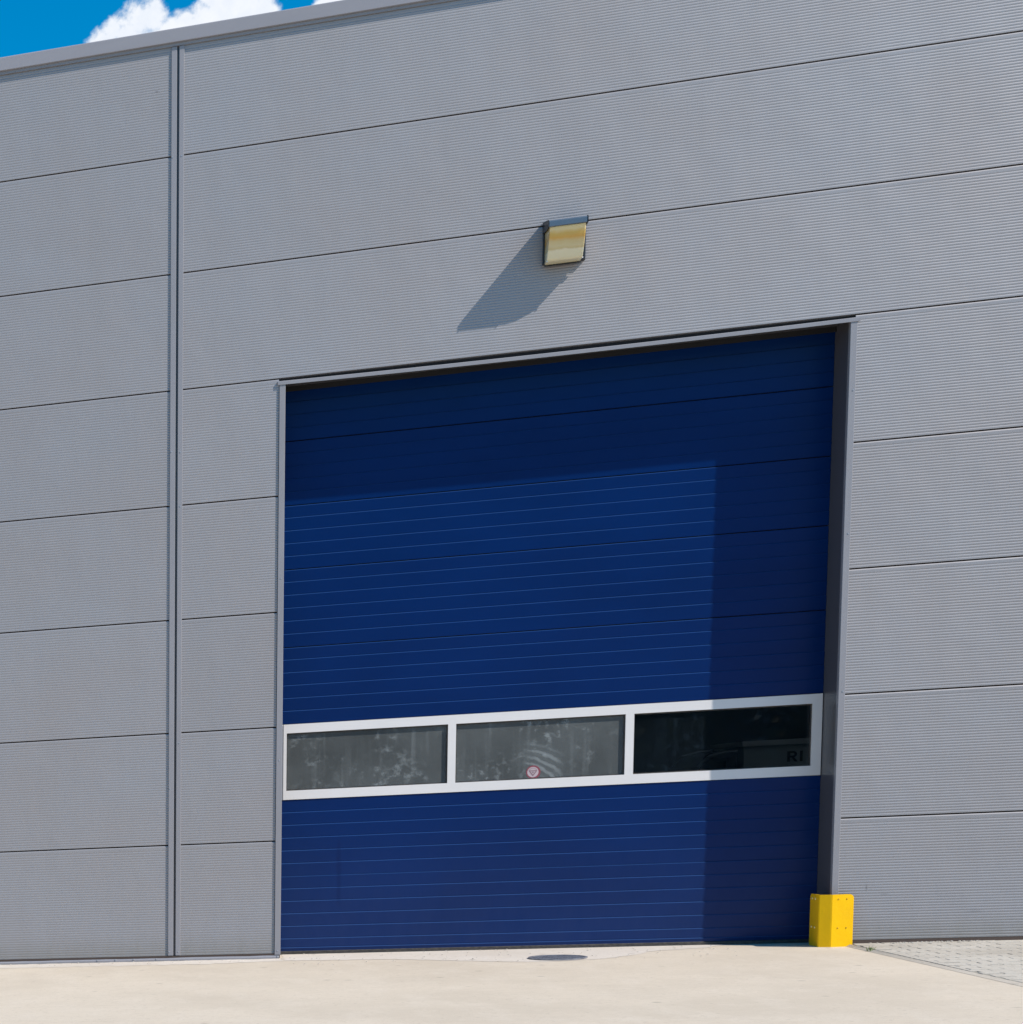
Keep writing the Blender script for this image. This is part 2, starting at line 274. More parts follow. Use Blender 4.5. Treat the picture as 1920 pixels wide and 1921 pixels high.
def lens_mat():
    M = mat('amber_lens', (0.62, 0.52, 0.28), rough=0.16, spec=0.5, coat=0.3); t = M.node_tree; b = t.nodes['Principled BSDF']
    g = nd(t, 'ShaderNodeTexCoord'); sp = nd(t, 'ShaderNodeSeparateXYZ'); t.links.new(g.outputs['Generated'], sp.inputs[0])
    no = nd(t, 'ShaderNodeTexNoise'); no.inputs['Scale'].default_value = 3; no.inputs['Detail'].default_value = 4; t.links.new(g.outputs['Generated'], no.inputs['Vector'])
    z = mth(t, 'ADD', sp.outputs['Z'], mth(t, 'MULTIPLY', mth(t, 'SUBTRACT', no.outputs['Fac'], 0.5), 0.14))
    cr = nd(t, 'ShaderNodeValToRGB'); t.links.new(z, cr.inputs[0]); e = cr.color_ramp.elements
    for _ in range(6): e.new(0.5)
    cols = [(0.0, (0.70, 0.64, 0.43)), (0.26, (0.74, 0.69, 0.50)), (0.30, (0.58, 0.48, 0.25)), (0.36, (0.66, 0.55, 0.31)), (0.48, (0.64, 0.50, 0.24)), (0.57, (0.66, 0.38, 0.08)), (0.68, (0.64, 0.42, 0.10)), (0.80, (0.72, 0.58, 0.30))]
    for i, (p, c) in enumerate(cols): e[i].position = p; e[i].color = (*c, 1)
    t.links.new(cr.outputs[0], b.inputs['Base Color'])
    b.inputs['Subsurface Weight'].default_value = 0.25; b.inputs['Subsurface Radius'].default_value = (0.02, 0.015, 0.01)
    wv = nd(t, 'ShaderNodeTexWave'); wv.inputs['Scale'].default_value = 12; wv.bands_direction = 'X'; t.links.new(g.outputs['Generated'], wv.inputs[0])
    bp = nd(t, 'ShaderNodeBump'); bp.inputs['Strength'].default_value = 0.4; bp.inputs['Distance'].default_value = 0.002; t.links.new(wv.outputs['Fac'], bp.inputs['Height']); t.links.new(bp.outputs[0], b.inputs['Normal'])
    return M
M_LENS = lens_mat()
def grp_mat():
    M = bpy.data.materials.new('added_rooflight_sheet'); M.use_nodes = True; t = M.node_tree; t.nodes.clear()
    o = nd(t, 'ShaderNodeOutputMaterial'); a = nd(t, 'ShaderNodeBsdfTranslucent'); a.inputs[0].default_value = (0.6, 0.65, 0.66, 1)
    d = nd(t, 'ShaderNodeBsdfDiffuse'); d.inputs[0].default_value = (0.4, 0.42, 0.42, 1); mxs = nd(t, 'ShaderNodeMixShader'); mxs.inputs[0].default_value = 0.4
    t.links.new(a.outputs[0], mxs.inputs[1]); t.links.new(d.outputs[0], mxs.inputs[2]); t.links.new(mxs.outputs[0], o.inputs[0]); return M
M_GRP = grp_mat()

# ------------------------------------------------------------------ builders (site coordinates: x along the wall, y into the building, z up from the wall base)
def S(x, y, z): return Vector((x, y, z + SLOPE * x))
class MB:
    def __init__(s): s.v = []; s.f = []
    def quad(s, a, b, c, d):
        i = len(s.v); s.v += [a, b, c, d]; s.f.append((i, i + 1, i + 2, i + 3))
    def poly(s, pts):
        i = len(s.v); s.v += list(pts); s.f.append(tuple(range(i, i + len(pts))))
    def box(s, x0, x1, y0, y1, z0, z1):
        i = len(s.v)
        s.v += [(x, y, z) for z in (z0, z1) for y in (y0, y1) for x in (x0, x1)]
        s.f += [tuple(i + k for k in q) for q in ((0, 2, 3, 1), (4, 5, 7, 6), (0, 1, 5, 4), (1, 3, 7, 5), (3, 2, 6, 7), (2, 0, 4, 6))]
    def prism_x(s, prof, x0, x1, close=False, caps=False, div=1, sag=0.0):
        """a profile of (y, z) points drawn out along x"""
        n = len(prof); i = len(s.v)
        for k in range(div + 1):
            u = k / div; x = x0 + (x1 - x0) * u; dz = -sag * 4 * u * (1 - u)
            s.v += [(x, y, z + dz) for y, z in prof]
        for k in range(div):
            for j in range(n if close else n - 1):
                a = i + k * n + j; b = i + k * n + (j + 1) % n
                s.f.append((a, a + n, b + n, b))
        if caps:
            s.f.append(tuple(i + j for j in range(n))); s.f.append(tuple(i + div * n + j for j in reversed(range(n))))
    def prism_z(s, plan, z0, z1):
        n = len(plan); i = len(s.v)
        s.v += [(x, y, z0) for x, y in plan] + [(x, y, z1) for x, y in plan]
        for j in range(n):
            k = (j + 1) % n; s.f.append((i + j, i + k, i + n + k, i + n + j))
        s.f.append(tuple(i + j for j in reversed(range(n)))); s.f.append(tuple(i + n + j for j in range(n)))
    def build(s, name, material, parent=None, bevel=0.0, shear=True, smooth=False):
        pts = [S(*p) if shear else Vector(p) for p in s.v]
        lo = Vector([min(p[i] for p in pts) for i in range(3)]); hi = Vector([max(p[i] for p in pts) for i in range(3)])
        org = Vector(((lo.x + hi.x) / 2, (lo.y + hi.y) / 2, lo.z))
        me = bpy.data.meshes.new(name); me.from_pydata([p - org for p in pts], [], s.f); me.validate(); me.update()
        bm = bmesh.new(); bm.from_mesh(me); bmesh.ops.recalc_face_normals(bm, faces=bm.faces) if bevel or smooth else None
        if bevel: bmesh.ops.remove_doubles(bm, verts=bm.verts, dist=1e-5); bmesh.ops.bevel(bm, geom=[e for e in bm.edges if e.calc_face_angle(0) > 0.3], offset=bevel, segments=2, affect='EDGES', profile=0.5)
        bm.to_mesh(me); bm.free()
        if smooth:
            for p in me.polygons: p.use_smooth = True
        me.materials.append(material)
        o = bpy.data.objects.new(name, me); COL.objects.link(o); place(o, org, parent); return o
WORLD = {}
def place(o, org, parent=None):
    WORLD[o.name] = Vector(org)
    if parent: o.parent = parent; o.location = Vector(org) - WORLD[parent.name]
    else: o.location = org
def empty(name, loc, label=None, cat=None, group=None, parent=None):
    o = bpy.data.objects.new(name, None); COL.objects.link(o); o.empty_display_size = 0.2; place(o, loc, parent); tag(o, label, cat, group); return o
def tag(o, label=None, cat=None, group=None, kind=None):
    for k, v in (('label', label), ('category', cat), ('group', group), ('kind', kind)):
        if v: o[k] = v
    return o
def copy_at(src, org, parent=None):
    o = src.copy(); COL.objects.link(o); place(o, org, parent); return o

G = -0.045            # yard level beside the wall (site z)
DY = 0.386            # depth of the door face behind the cladding

# ------------------------------------------------------------------ ground
gr = MB()
gr.poly([(-400, -400, G), (400, -400, G), (400, 400, G), (-400, 400, G)])
ground = gr.build('ground', M_CONC); tag(ground, kind='structure')
# the ground sheet is cut away below the paved strip by laying that strip higher
# pale mortar collar along the threshold and round the cover
def ragged(pts, step=0.05, amp=0.02, seed=1):
    rnd = random.Random(seed); out = []
    for i in range(len(pts)):
        a = Vector(pts[i]); b = Vector(pts[(i + 1) % len(pts)]); n = max(1, int((b - a).length / step)); d = (b - a).normalized(); q = Vector((-d.y, d.x))
        for k in range(n): out.append(a + (b - a) * k / n + q * rnd.uniform(-amp, amp))
    return out
mbp = MB()
mbp.poly([(p.x, p.y, G + 0.0018) for p in ragged([(0.98, 0.43), (4.62, 0.43), (4.35, 0.10), (3.9, -0.12), (3.72, -0.42), (3.45, -0.72), (3.0, -0.90), (2.55, -0.74), (1.9, -0.36), (1.0, -0.26)])])
patch = mbp.build('threshold_patch', M_PATCH); tag(patch, kind='structure')
# thin mortar fillet along the foot of the left wall
mbp = MB(); mbp.poly([(p.x, p.y, G + 0.0018) for p in ragged([(-8, -0.036), (0.96, -0.036), (0.98, -0.26), (0.3, -0.42), (-0.6, -0.40), (-8, -0.40)], 0.06, 0.03, 4)])
tag(mbp.build('mortar_strip', M_PATCH), kind='structure')

# block paving to the right of the apron
def x_joint(y): return 5.372 + 0.04 * (-y)
def x_edge(y): return 5.335 + 0.024 * (-y)
def PZ(y): return max(-0.0425, -0.026 + 0.006 * y)
e = MB(); ys = [-0.02 - 0.5 * i for i in range(24)]
for y0, y1 in zip(ys, ys[1:]):
    e.quad((x_edge(y0), y0, G + 0.0015), (x_edge(y1), y1, G + 0.0015), (x_joint(y1) - 0.009, y1, PZ(y1) - 0.001), (x_joint(y0) - 0.009, y0, PZ(y0) - 0.001))
    e.quad((x_joint(y0) - 0.009, y0, PZ(y0) - 0.001), (x_joint(y1) - 0.009, y1, PZ(y1) - 0.001), (x_joint(y1) - 0.009, y1, G - 0.05), (x_joint(y0) - 0.009, y0, G - 0.05))
edging = e.build('edging_strip', M_KERB); tag(edging, kind='structure')
b = MB()
for y0, y1 in zip([0.02] + ys[:19], ys[:19] + [-9.2]):
    b.quad((x_joint(y0) - 0.0085, y0, max(G + 0.0012, PZ(y0) - 0.007)), (x_joint(y1) - 0.0085, y1, max(G + 0.0012, PZ(y1) - 0.007)), (14, y1, max(G + 0.0012, PZ(y1) - 0.007)), (14, y0, max(G + 0.0012, PZ(y0) - 0.007)))
bed = b.build('block_paving', M_GROUT); tag(bed, kind='structure')
pv = MB(); pv.box(-0.0975, 0.0975, -0.0478, 0.0478, -0.03, 0.0)
paver = None; rnd = random.Random(3); rest = MB(); count = 0
pos = []
for j in range(90):
    y = -0.052 - j * 0.1
    for i in range(-1, 30):
        x = 5.30 + i * 0.2 + (0.1 if j % 2 else 0)
        if x < x_joint(y) + 0.1 or x > 9: continue
        # visible part of the area: left of the picture's right edge
        xv = 6.62 + (y * 0.384)
        pos.append((x - xv, x, y))
# cut blocks along the joint line
cuts = []
for j in range(90):
    y = -0.052 - j * 0.1
    x0 = x_joint(y) + 0.004
    xs = [p[1] for p in pos if abs(p[2] - y) < 1e-6]
    if xs:
        x1 = min(xs) - 0.0995 - 0.004
        if x1 - x0 > 0.03: cuts.append((x0, x1, y))
vis = sorted(pos); n = 0
for dxv, x, y in vis:
    dz = rnd.uniform(-0.0018, 0.0018)
    if dxv < 0.25 and n < 280:
        if paver is None: paver = pv.build('paver', M_PAVE, bed, bevel=0.003); h = 0.03 + SLOPE * 0.0975; o = paver
        else: o = copy_at(paver, (0, 0, 0), bed)
        place(o, S(x, y, PZ(y) - 0.03 + dz) - Vector((0, 0, SLOPE * 0.0975)), bed); n += 1
    else: rest.box(x - 0.0975, x + 0.0975, y - 0.0478, y + 0.0478, PZ(y) - 0.03, PZ(y) + dz)
tag(rest.build('outer_pavers', M_PAVE, bed), kind='stuff')
cm = MB()
for x0, x1, y in cuts: cm.box(x0, x1, y - 0.0478, y + 0.0478, PZ(y) - 0.03, PZ(y) + rnd.uniform(-0.001, 0.001))
tag(cm.build('cut_pavers', M_PAVE, bed), kind='stuff')

# ------------------------------------------------------------------ warehouse
wh = empty('warehouse', S(0, 0, 0), 'grey ribbed metal clad warehouse unit with a tall dark blue sectional door', 'warehouse')
TOP = 7.93
def panel(x0, x1, k, zt=None):
    z0 = k + (0.003 if k else 0.0); z1 = (k + 1 if zt is None else zt)
    zt_ = z1 - 0.0075
    prof = [(0.045, z0), (0.002, z0), (0.0, z0 + 0.002)]
    z = z0 + 0.014
    while z + 0.02 < zt_ - 0.012:
        prof += [(0.0, z), (0.0016, z + 0.006), (0.0016, z + 0.008), (0.0, z + 0.015)]
        z += 0.0221
    prof += [(0.0, zt_ - 0.009), (0.0035, zt_ - 0.001), (0.006, zt_), (0.045, zt_)]
    mb = MB(); mb.prism_x(prof, x0, x1)
    mb.quad((x0, 0, z0), (x0, 0.045, z0), (x0, 0.045, zt_), (x0, 0, zt_)); mb.quad((x1, 0.045, z0), (x1, 0, z0), (x1, 0, zt_), (x1, 0.045, zt_))
    return mb.build('wall_panel', M_PANEL, wh)
for k in range(8):
    zt = TOP if k == 7 else None
    panel(-7.4, 0.006, k, zt)
    if k < 5: panel(0.102, 0.9125, k); panel(5.278, 7.55, k)
    else: panel(0.102, 7.55, k, zt)
    panel(7.65, 15.0, k, zt)
# core behind the panels (dark where joints open) with the door opening left free
core = MB()
for x0, x1, z0, z1 in ((-7.5, 0.95, -0.3, TOP), (5.262, 15.1, -0.3, TOP), (0.95, 5.262, 5.02, TOP)):
    core.box(x0, x1, 0.047, 0.20, z0, z1)
core.build('wall_core', M_DARK, wh)
sc = MB()
for i in range(8):
    a = math.tau * i / 8
n = 8; ring0 = [(0.0075 * math.cos(math.tau * i / n), 0, 0.0075 * math.sin(math.tau * i / n)) for i in range(n)]; ring1 = [(x * 0.7, -0.006, z * 0.7) for x, y, z in ring0]
sc.poly(ring1)
for i in range(n): sc.quad(ring0[i], ring0[(i + 1) % n], ring1[(i + 1) % n], ring1[i])
SCREW = None
def screw(x, y, z, parent, material=None, size=1.0):
    global SCREW
    if SCREW is None: SCREW = sc.build('screw', M_SCREW, parent, shear=False); o = SCREW
    else: o = copy_at(SCREW, (0, 0, 0), parent)
    if material:
        o.data = bpy.data.meshes.get('screw_' + material.name) or o.data.copy(); o.data.name = 'screw_' + material.name; o.data.materials[0] = material
    o.scale = (size,) * 3; place(o, S(x, y, z) - Vector((0, 0, 0)), parent); return o
def flash(name, x0, x1, z0, z1, y=-0.012, dep=0.04):
    mb = MB(); mb.box(x0, x1, y, dep, z0, z1); return mb.build(name, M_TRIM, wh, bevel=0.0025)
# vertical joint cover: two cap strips with a dark slot between
f1 = flash('joint_flashing', 0.000, 0.0465, 0.003, 7.915); f2 = flash('joint_flashing', 0.0655, 0.1075, 0.003, 7.915)
slot = MB(); slot.box(0.0465, 0.0655, 0.010, 0.046, 0.0, 7.92); slot.build('joint_slot', M_REVEAL, wh)
for z in (6.98, 4.46, 1.5, 0.03): screw(0.012, -0.012, z, f1)
for z in (6.98, 4.45, 3.98, 1.9, 0.03): screw(0.088, -0.012, z, f2)
f3 = flash('joint_flashing', 7.545, 7.59, 0.003, 7.915); f4 = flash('joint_flashing', 7.61, 7.655, 0.003, 7.915)
s2 = MB(); s2.box(7.59, 7.61, 0.022, 0.046, 0, 7.92); s2.build('joint_slot', M_REVEAL, wh)
# door jamb flashings and reveal linings
jl = flash('jamb_flashing', 0.9155, 0.9655, -0.012, 4.975); jr = flash('jamb_flashing', 5.2405, 5.288, 0.36, 4.95)
for z in (3.28, 0.018, 1.7): screw(0.941, -0.012, z, jl)
for z in (3.272, 2.015, 4.4): screw(5.272, -0.012, z, jr)
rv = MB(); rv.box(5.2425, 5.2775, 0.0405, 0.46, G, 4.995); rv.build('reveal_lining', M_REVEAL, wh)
rv = MB(); rv.box(5.2425, 5.2775, 0.0405, 0.0409, G, 0.36)
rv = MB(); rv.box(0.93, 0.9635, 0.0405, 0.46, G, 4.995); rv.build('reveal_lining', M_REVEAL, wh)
rv = MB(); rv.box(5.2405, 5.279, -0.010, 0.0405, G, 0.36); rv.build('jamb_foot', M_TRIM, wh)
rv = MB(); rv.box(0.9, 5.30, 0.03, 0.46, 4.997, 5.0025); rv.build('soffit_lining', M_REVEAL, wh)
rv = MB(); rv.box(0.964, 5.2415, 0.355, 0.372, 4.955, 4.9965); rv.build('head_seal', M_BACK, wh)
# lintel drip, slightly sagged between its ends
lt = MB(); lt.prism_x([(-0.018, 4.942), (-0.018, 4.970), (-0.014, 4.974), (0.028, 4.978), (0.028, 4.972), (-0.012, 4.948), (-0.012, 4.942)], 0.902, 5.306, close=True, caps=True, div=24, sag=0.013)
lt.build('lintel_flashing', M_TRIM, wh)
lb = MB(); lb.box(0.966, 5.2405, 0.028, 0.046, 4.90, 5.001); 
lb = MB(); lb.box(0.90, 5.30, 0.030, 0.044, 4.958, 4.9965); lb.build('lintel_backing', M_BACK, wh)
# foot of the wall
pl = MB(); pl.box(-7.4, 0.962, -0.008, 0.046, -0.016, -0.001); pl.build('base_gap', M_DARK, wh)
pl = MB(); pl.prism_x([(-0.026, G - 0.03), (-0.028, -0.030), (-0.020, -0.0165), (0.04, -0.0165), (0.04, G - 0.03)], -7.4, 0.955, close=True, caps=True, div=60)
for i, (x, y, z) in enumerate(pl.v):
    pl.v[i] = (x, y + random.uniform(-0.001, 0.001), z + (random.uniform(-0.002, 0.002) if z > G else 0))
plinth = pl.build('base_flashing', M_TRIM, wh)
for x in (-0.62, -0.46, -0.30, -0.1, 0.94): screw(x, -0.029, -0.032, plinth)
pl = MB(); pl.box(5.2785, 15.0, -0.006, 0.046, G - 0.05, -0.0008); pl.build('base_gap', M_DARK, wh)
# eaves: fascia with a small return trim, then roof
fs = MB(); fs.prism_x([(-0.034, 7.943), (-0.040, 7.947), (-0.040, 8.052), (-0.034, 8.060), (0.30, 8.085), (0.30, 8.0), (-0.01, 7.943)], -7.5, 15.1, close=True, caps=True)
fs.build('fascia', M_FASCIA, wh)
ft = MB(); ft.box(-7.5, 15.1, -0.017, 0.046, 7.918, 7.9425); ft.build('eaves_trim', M_TRIM, wh)
rf = MB()
rx = (-7.5, 4.0, 12.0, 15.1); ry = (0.302, 6.5, 12.5, 26.0)
for i in range(3):
    for j in range(3):
        if i == 1 and j == 1: continue
        rf.box(rx[i], rx[i + 1], ry[j], ry[j + 1], 8.0, 8.08)
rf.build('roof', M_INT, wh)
rl = MB(); rl.box(4.0, 12.0, 6.5, 12.5, 8.03, 8.036); rl.build('added_rooflight', M_GRP, wh)  # unseen roof opening, added to bring light on to the van
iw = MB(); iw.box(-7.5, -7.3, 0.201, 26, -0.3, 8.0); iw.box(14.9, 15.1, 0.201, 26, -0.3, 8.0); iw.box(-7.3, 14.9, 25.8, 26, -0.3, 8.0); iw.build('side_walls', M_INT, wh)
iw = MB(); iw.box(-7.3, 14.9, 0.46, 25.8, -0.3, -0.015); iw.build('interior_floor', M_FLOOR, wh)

# sectional door
door = MB(); door.box(0.93, 5.242, 0.440, 0.444, 2.05, 5.08); 
door = door.build('sectional_door', M_DARK, wh); tag(door, 'tall dark blue sectional door with a band of three windows')
DX0, DX1 = 0.964, 5.241
def section(z0, z1, lines):
    """pressed steel door section: fine notches at the given heights"""
    H = 0.0062      # each rib leans out by this much, then steps back with an up-facing edge
    prof = [(DY + 0.045, z0), (DY + 0.002, z0), (DY + H, z0 + 0.001)]
    for z in sorted(lines):
        prof += [(DY, z - 0.0035), (DY + 0.0004, z - 0.0030), (DY + H, z + 0.003), (DY + H + 0.003, z + 0.0034), (DY + H + 0.003, z + 0.0060), (DY + H, z + 0.0064)]
    prof += [(DY, z1 - 0.0145), (DY + 0.0045, z1 - 0.008), (DY + 0.045, z1 - 0.008)]
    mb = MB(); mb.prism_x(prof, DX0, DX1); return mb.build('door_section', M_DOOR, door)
def ev(z0, z1, n): return [z0 + (z1 - z0) * i / n for i in range(1, n)]
for z0, z1, nn in ((4.529, 5.09, 5), (3.968, 4.529, 5), (3.406, 3.968, 5), (2.718, 3.406, 6), (2.034, 2.718, 6)):
    section(z0, z1, ev(z0, z1, nn))
section(0.6665, 1.3535 + 0.006, [1.239, 1.125, 1.010, 0.895, 0.780])
section(-0.0135, 0.6665 + 0.0065, [0.551, 0.438, 0.325, 0.211, 0.098, 0.016])
sl_ = MB(); sl_.prism_x([(DY + 0.001, -0.014), (DY - 0.006, -0.020), (DY - 0.008, G + 0.002), (DY + 0.03, G + 0.002), (DY + 0.03, -0.014)], DX0, DX1, close=True, caps=True)
sl_.build('bottom_seal', M_RUBBER, door)
# window band
WZ0, WZ1, GZ0, GZ1 = 1.355, 2.029, 1.436, 1.950
bars = [(0.985, 5.237, WZ0, GZ0), (0.985, 5.237, GZ1, WZ1), (0.985, 1.012, GZ0, GZ1), (2.356, 2.421, GZ0, GZ1), (3.762, 3.828, GZ0, GZ1), (5.165, 5.237, GZ0, GZ1)]
fr = MB(); fr.v = []
gx = [0.985, 1.012, 2.356, 2.421, 3.762, 3.828, 5.165, 5.237]; gz = [WZ0, GZ0, GZ1, WZ1]
Y0, Y1 = DY - 0.007, DY + 0.035
holes = {(1, 1), (3, 1), (5, 1)}
for i in range(7):
    for j in range(3):
        if (i, j) in holes:
            x0, x1, z0, z1 = gx[i], gx[i + 1], gz[j], gz[j + 1]
            fr.quad((x0, Y0, z0), (x0, Y1, z0), (x0, Y1, z1), (x0, Y0, z1)); fr.quad((x1, Y1, z0), (x1, Y0, z0), (x1, Y0, z1), (x1, Y1, z1))
            fr.quad((x0, Y1, z0), (x0, Y0, z0), (x1, Y0, z0), (x1, Y1, z0)); fr.quad((x0, Y0, z1), (x0, Y1, z1), (x1, Y1, z1), (x1, Y0, z1))
        else:
            fr.quad((gx[i], Y0, gz[j]), (gx[i + 1], Y0, gz[j]), (gx[i + 1], Y0, gz[j + 1]), (gx[i], Y0, gz[j + 1]))
x0, x1 = gx[0], gx[-1]
fr.quad((x0, Y0, WZ0), (x0, Y1, WZ0), (x0, Y1, WZ1), (x0, Y0, WZ1)); fr.quad((x1, Y1, WZ0), (x1, Y0, WZ0), (x1, Y0, WZ1), (x1, Y1, WZ1))
fr.quad((x0, Y0, WZ1), (x0, Y1, WZ1), (x1, Y1, WZ1), (x1, Y0, WZ1)); fr.quad((x0, Y1, WZ0), (x0, Y0, WZ0), (x1, Y0, WZ0), (x1, Y1, WZ0))
frame = fr.build('window_frame', M_ALU, door)
M_G1 = glass_mat('dusty_glass_streaked', 0.205, 4.3, runk=0.6, blot=1.1); M_G2 = glass_mat('dusty_glass_wiped', 0.215, 6.4, True, runk=0.3, blot=1.3); M_G3 = glass_mat('clear_dark_glass', 0.016, 9.0, tint=(0.25, 0.40, 0.55), runk=0.4, blot=2.2)  # the clear pane's bluish mottle is painted foliage reflection
GY = DY + 0.016
for (a, b_, mm, lb_) in ((1.012, 2.356, M_G1, 'dusty pane with vertical water streaks'), (2.421, 3.762, M_G2, 'dusty pane with a wiped arc'), (3.828, 5.165, M_G3, 'clean dark pane nearest the yellow guard')):
    gsk = MB()
    for q in ((a, b_, GZ0, GZ0 + 0.009), (a, b_, GZ1 - 0.012, GZ1), (a, a + 0.007, GZ0 + 0.009, GZ1 - 0.012), (b_ - 0.012, b_, GZ0 + 0.009, GZ1 - 0.012)):
        gsk.box(q[0] + 0.0005, q[1] - 0.0005, GY - 0.004, GY + 0.01, q[2] + 0.0003, q[3] - 0.0003)
    gsk.build('gasket', M_RUBBER, door)
    p = MB(); p.quad((a, GY, GZ0), (b_, GY, GZ0), (b_, GY, GZ1), (a, GY, GZ1)); po = p.build('glass_pane', mm, door); po['label'] = lb_
fb = MB(); fb.box(0.94, 0.983, DY + 0.002, DY + 0.03, WZ0, WZ1); fb.build('frame_end', M_ALU, door)

# ------------------------------------------------------------------ sticker on the middle pane
def disc(cx, cz, rx, y, n=28): return [(cx + rx * math.cos(math.tau * i / n), y, cz + rx * math.sin(math.tau * i / n)) for i in range(n)]
SX, SZ = 3.047, 1.496
st = empty('warning_sticker', S(SX, GY - 0.002, SZ - 0.058), 'small round red and white warning sticker at the bottom of the middle door window', 'sticker')
a = MB(); a.poly(list(reversed(disc(SX + 0.003, SZ, 0.0575, GY - 0.0012)))); a.build('sticker_rim', M_SR, st)
a = MB(); a.poly(list(reversed(disc(SX, SZ, 0.045, GY - 0.0020)))); a.build('sticker_disc', M_SW, st)
a = MB(); T = [(-0.036, 0.015), (0.036, 0.015), (0, -0.037)]; I = [(-0.022, 0.008), (0.022, 0.008), (0, -0.022)]
for i in range(3):
    j = (i + 1) % 3; a.quad(*[(SX + q[0], GY - 0.0028, SZ + q[1]) for q in (T[i], T[j], I[j], I[i])])
a.poly([(SX - 0.009, GY - 0.0028, SZ + 0.003), (SX + 0.009, GY - 0.0028, SZ + 0.003), (SX, GY - 0.0028, SZ - 0.011)])
for i in range(9):        # illegible small print round the rim: plain ticks
    t0 = math.pi * (0.2 + 0.6 * i / 8); c, s_ = math.cos(t0), math.sin(t0)
    a.quad(*[(SX + rr * math.cos(t0 + q), GY - 0.0028, SZ + rr * math.sin(t0 + q)) for rr, q in ((0.031, -0.06), (0.031, 0.06), (0.038, 0.05), (0.038, -0.05))])
a.build('sticker_print', M_ST, st)

# ------------------------------------------------------------------ wall lamp
lp = empty('wall_lamp', S(3.14, 0, 5.66), 'wedge shaped bulkhead lamp with amber lens and blue-grey top above the blue door', 'lamp')
a = MB(); a.box(2.981, 3.302, -0.040, -0.0003, 5.676, 5.985); a.build('lamp_housing', M_LAMPBODY, lp, bevel=0.006)
a = MB(); a.prism_x([(-0.004, 6.022), (-0.28, 5.962), (-0.302, 5.948), (-0.302, 5.906), (-0.292, 5.902), (-0.28, 5.925), (-0.004, 5.975)], 2.984, 3.270, close=True, caps=True); a.build('visor', M_LAMPTOP, lp, bevel=0.003)
for xx in (2.984 - 0.005, 3.2705): a = MB(); a.prism_x([(-0.003, 6.024), (-0.284, 5.964), (-0.305, 5.950), (-0.305, 5.903), (-0.20, 5.90), (-0.045, 5.925), (-0.003, 5.93)], xx, xx + 0.005, close=True, caps=True); a.build('visor_cheek', M_LAMPBODY, lp)
a = MB(); prof = [(-0.041, 5.93), (-0.279, 5.92), (-0.290, 5.90), (-0.262, 5.83), (-0.222, 5.755), (-0.165, 5.682), (-0.148, 5.668), (-0.041, 5.664)]
rows = len(prof); x0, x1 = 2.993, 3.262
a.prism_x(prof, x0, x1, close=True, caps=True); a.build('lamp_lens', M_LENS, lp, bevel=0.008)
a = MB(); a.box(2.990, 3.27, -0.062, -0.041, 5.655, 5.6635); a.build('lens_rim', M_LAMPBODY, lp, bevel=0.002)
for xx in (2.996, 3.262): a = MB(); a.box(xx - 0.004, xx + 0.004, -0.156, -0.148, 5.664, 5.673); a.build('lens_clip', M_ALU, lp)

# ------------------------------------------------------------------ yellow guard at the foot of the right jamb
gd = empty('corner_guard', S(5.2, 0, G), 'bright yellow folded steel guard bolted round the foot of the right door jamb', 'corner guard')
plan_o = [(5.136, 0.165), (5.136, -0.062), (5.142, -0.072), (5.214, -0.0965), (5.224, -0.099), (5.384, -0.070)]
plan_i = [(5.383, -0.062), (5.225, -0.090), (5.216, -0.0885), (5.147, -0.065), (5.144, -0.058), (5.144, 0.165)]
GT = 0.382
def guard_mesh():
    mb = MB()
    # outline walked with arc length so that the two top corners can be rounded
    P = plan_o; Q = list(reversed(plan_i)); n = len(P); Rr = 0.035
    def top(i_frac, first, last): return GT
    pts = []
    def lerp(a, b, t): return (a[0] + (b[0] - a[0]) * t, a[1] + (b[1] - a[1]) * t)
    samples = []
    for i in range(n - 1):
        ln = math.dist(P[i], P[i + 1]); k = 7 if i in (0, n - 2) else 1
        for j in range(k):
            if i == 0: t = [0, 0.012, 0.035, 0.07, 0.11, 0.165, 0.5][j]
            elif i == n - 2: t = [0, 0.5, 0.84, 0.90, 0.94, 0.97, 0.99][j]
            else: t = 0
            samples.append((lerp(P[i], P[i + 1], t), lerp(Q[i], Q[i + 1], t), sum(math.dist(P[q], P[q + 1]) for q in range(i)) + ln * t))
    tot = sum(math.dist(P[q], P[q + 1]) for q in range(n - 1)); samples.append((P[-1], Q[-1], tot))
    def zt(s):
        d = min(s, tot - s)
        return GT if d >= Rr else GT - Rr + math.sqrt(max(0, Rr * Rr - (Rr - d) ** 2))
    for i in range(len(samples) - 1):
        a, b2 = samples[i], samples[i + 1]; za, zb = zt(a[2]), zt(b2[2])
        mb.quad((*a[0], G), (*b2[0], G), (*b2[0], zb), (*a[0], za)); mb.quad((*b2[1], G), (*a[1], G), (*a[1], za), (*b2[1], zb))
        mb.quad((*a[0], za), (*b2[0], zb), (*b2[1], zb), (*a[1], za))
    for s_ in (samples[0], samples[-1]): mb.quad((*s_[0], G), (*s_[1], G), (*s_[1], zt(s_[2])), (*s_[0], zt(s_[2])))
    return mb
gm = guard_mesh()
guard = gm.build('guard_plate', M_YEL, gd)
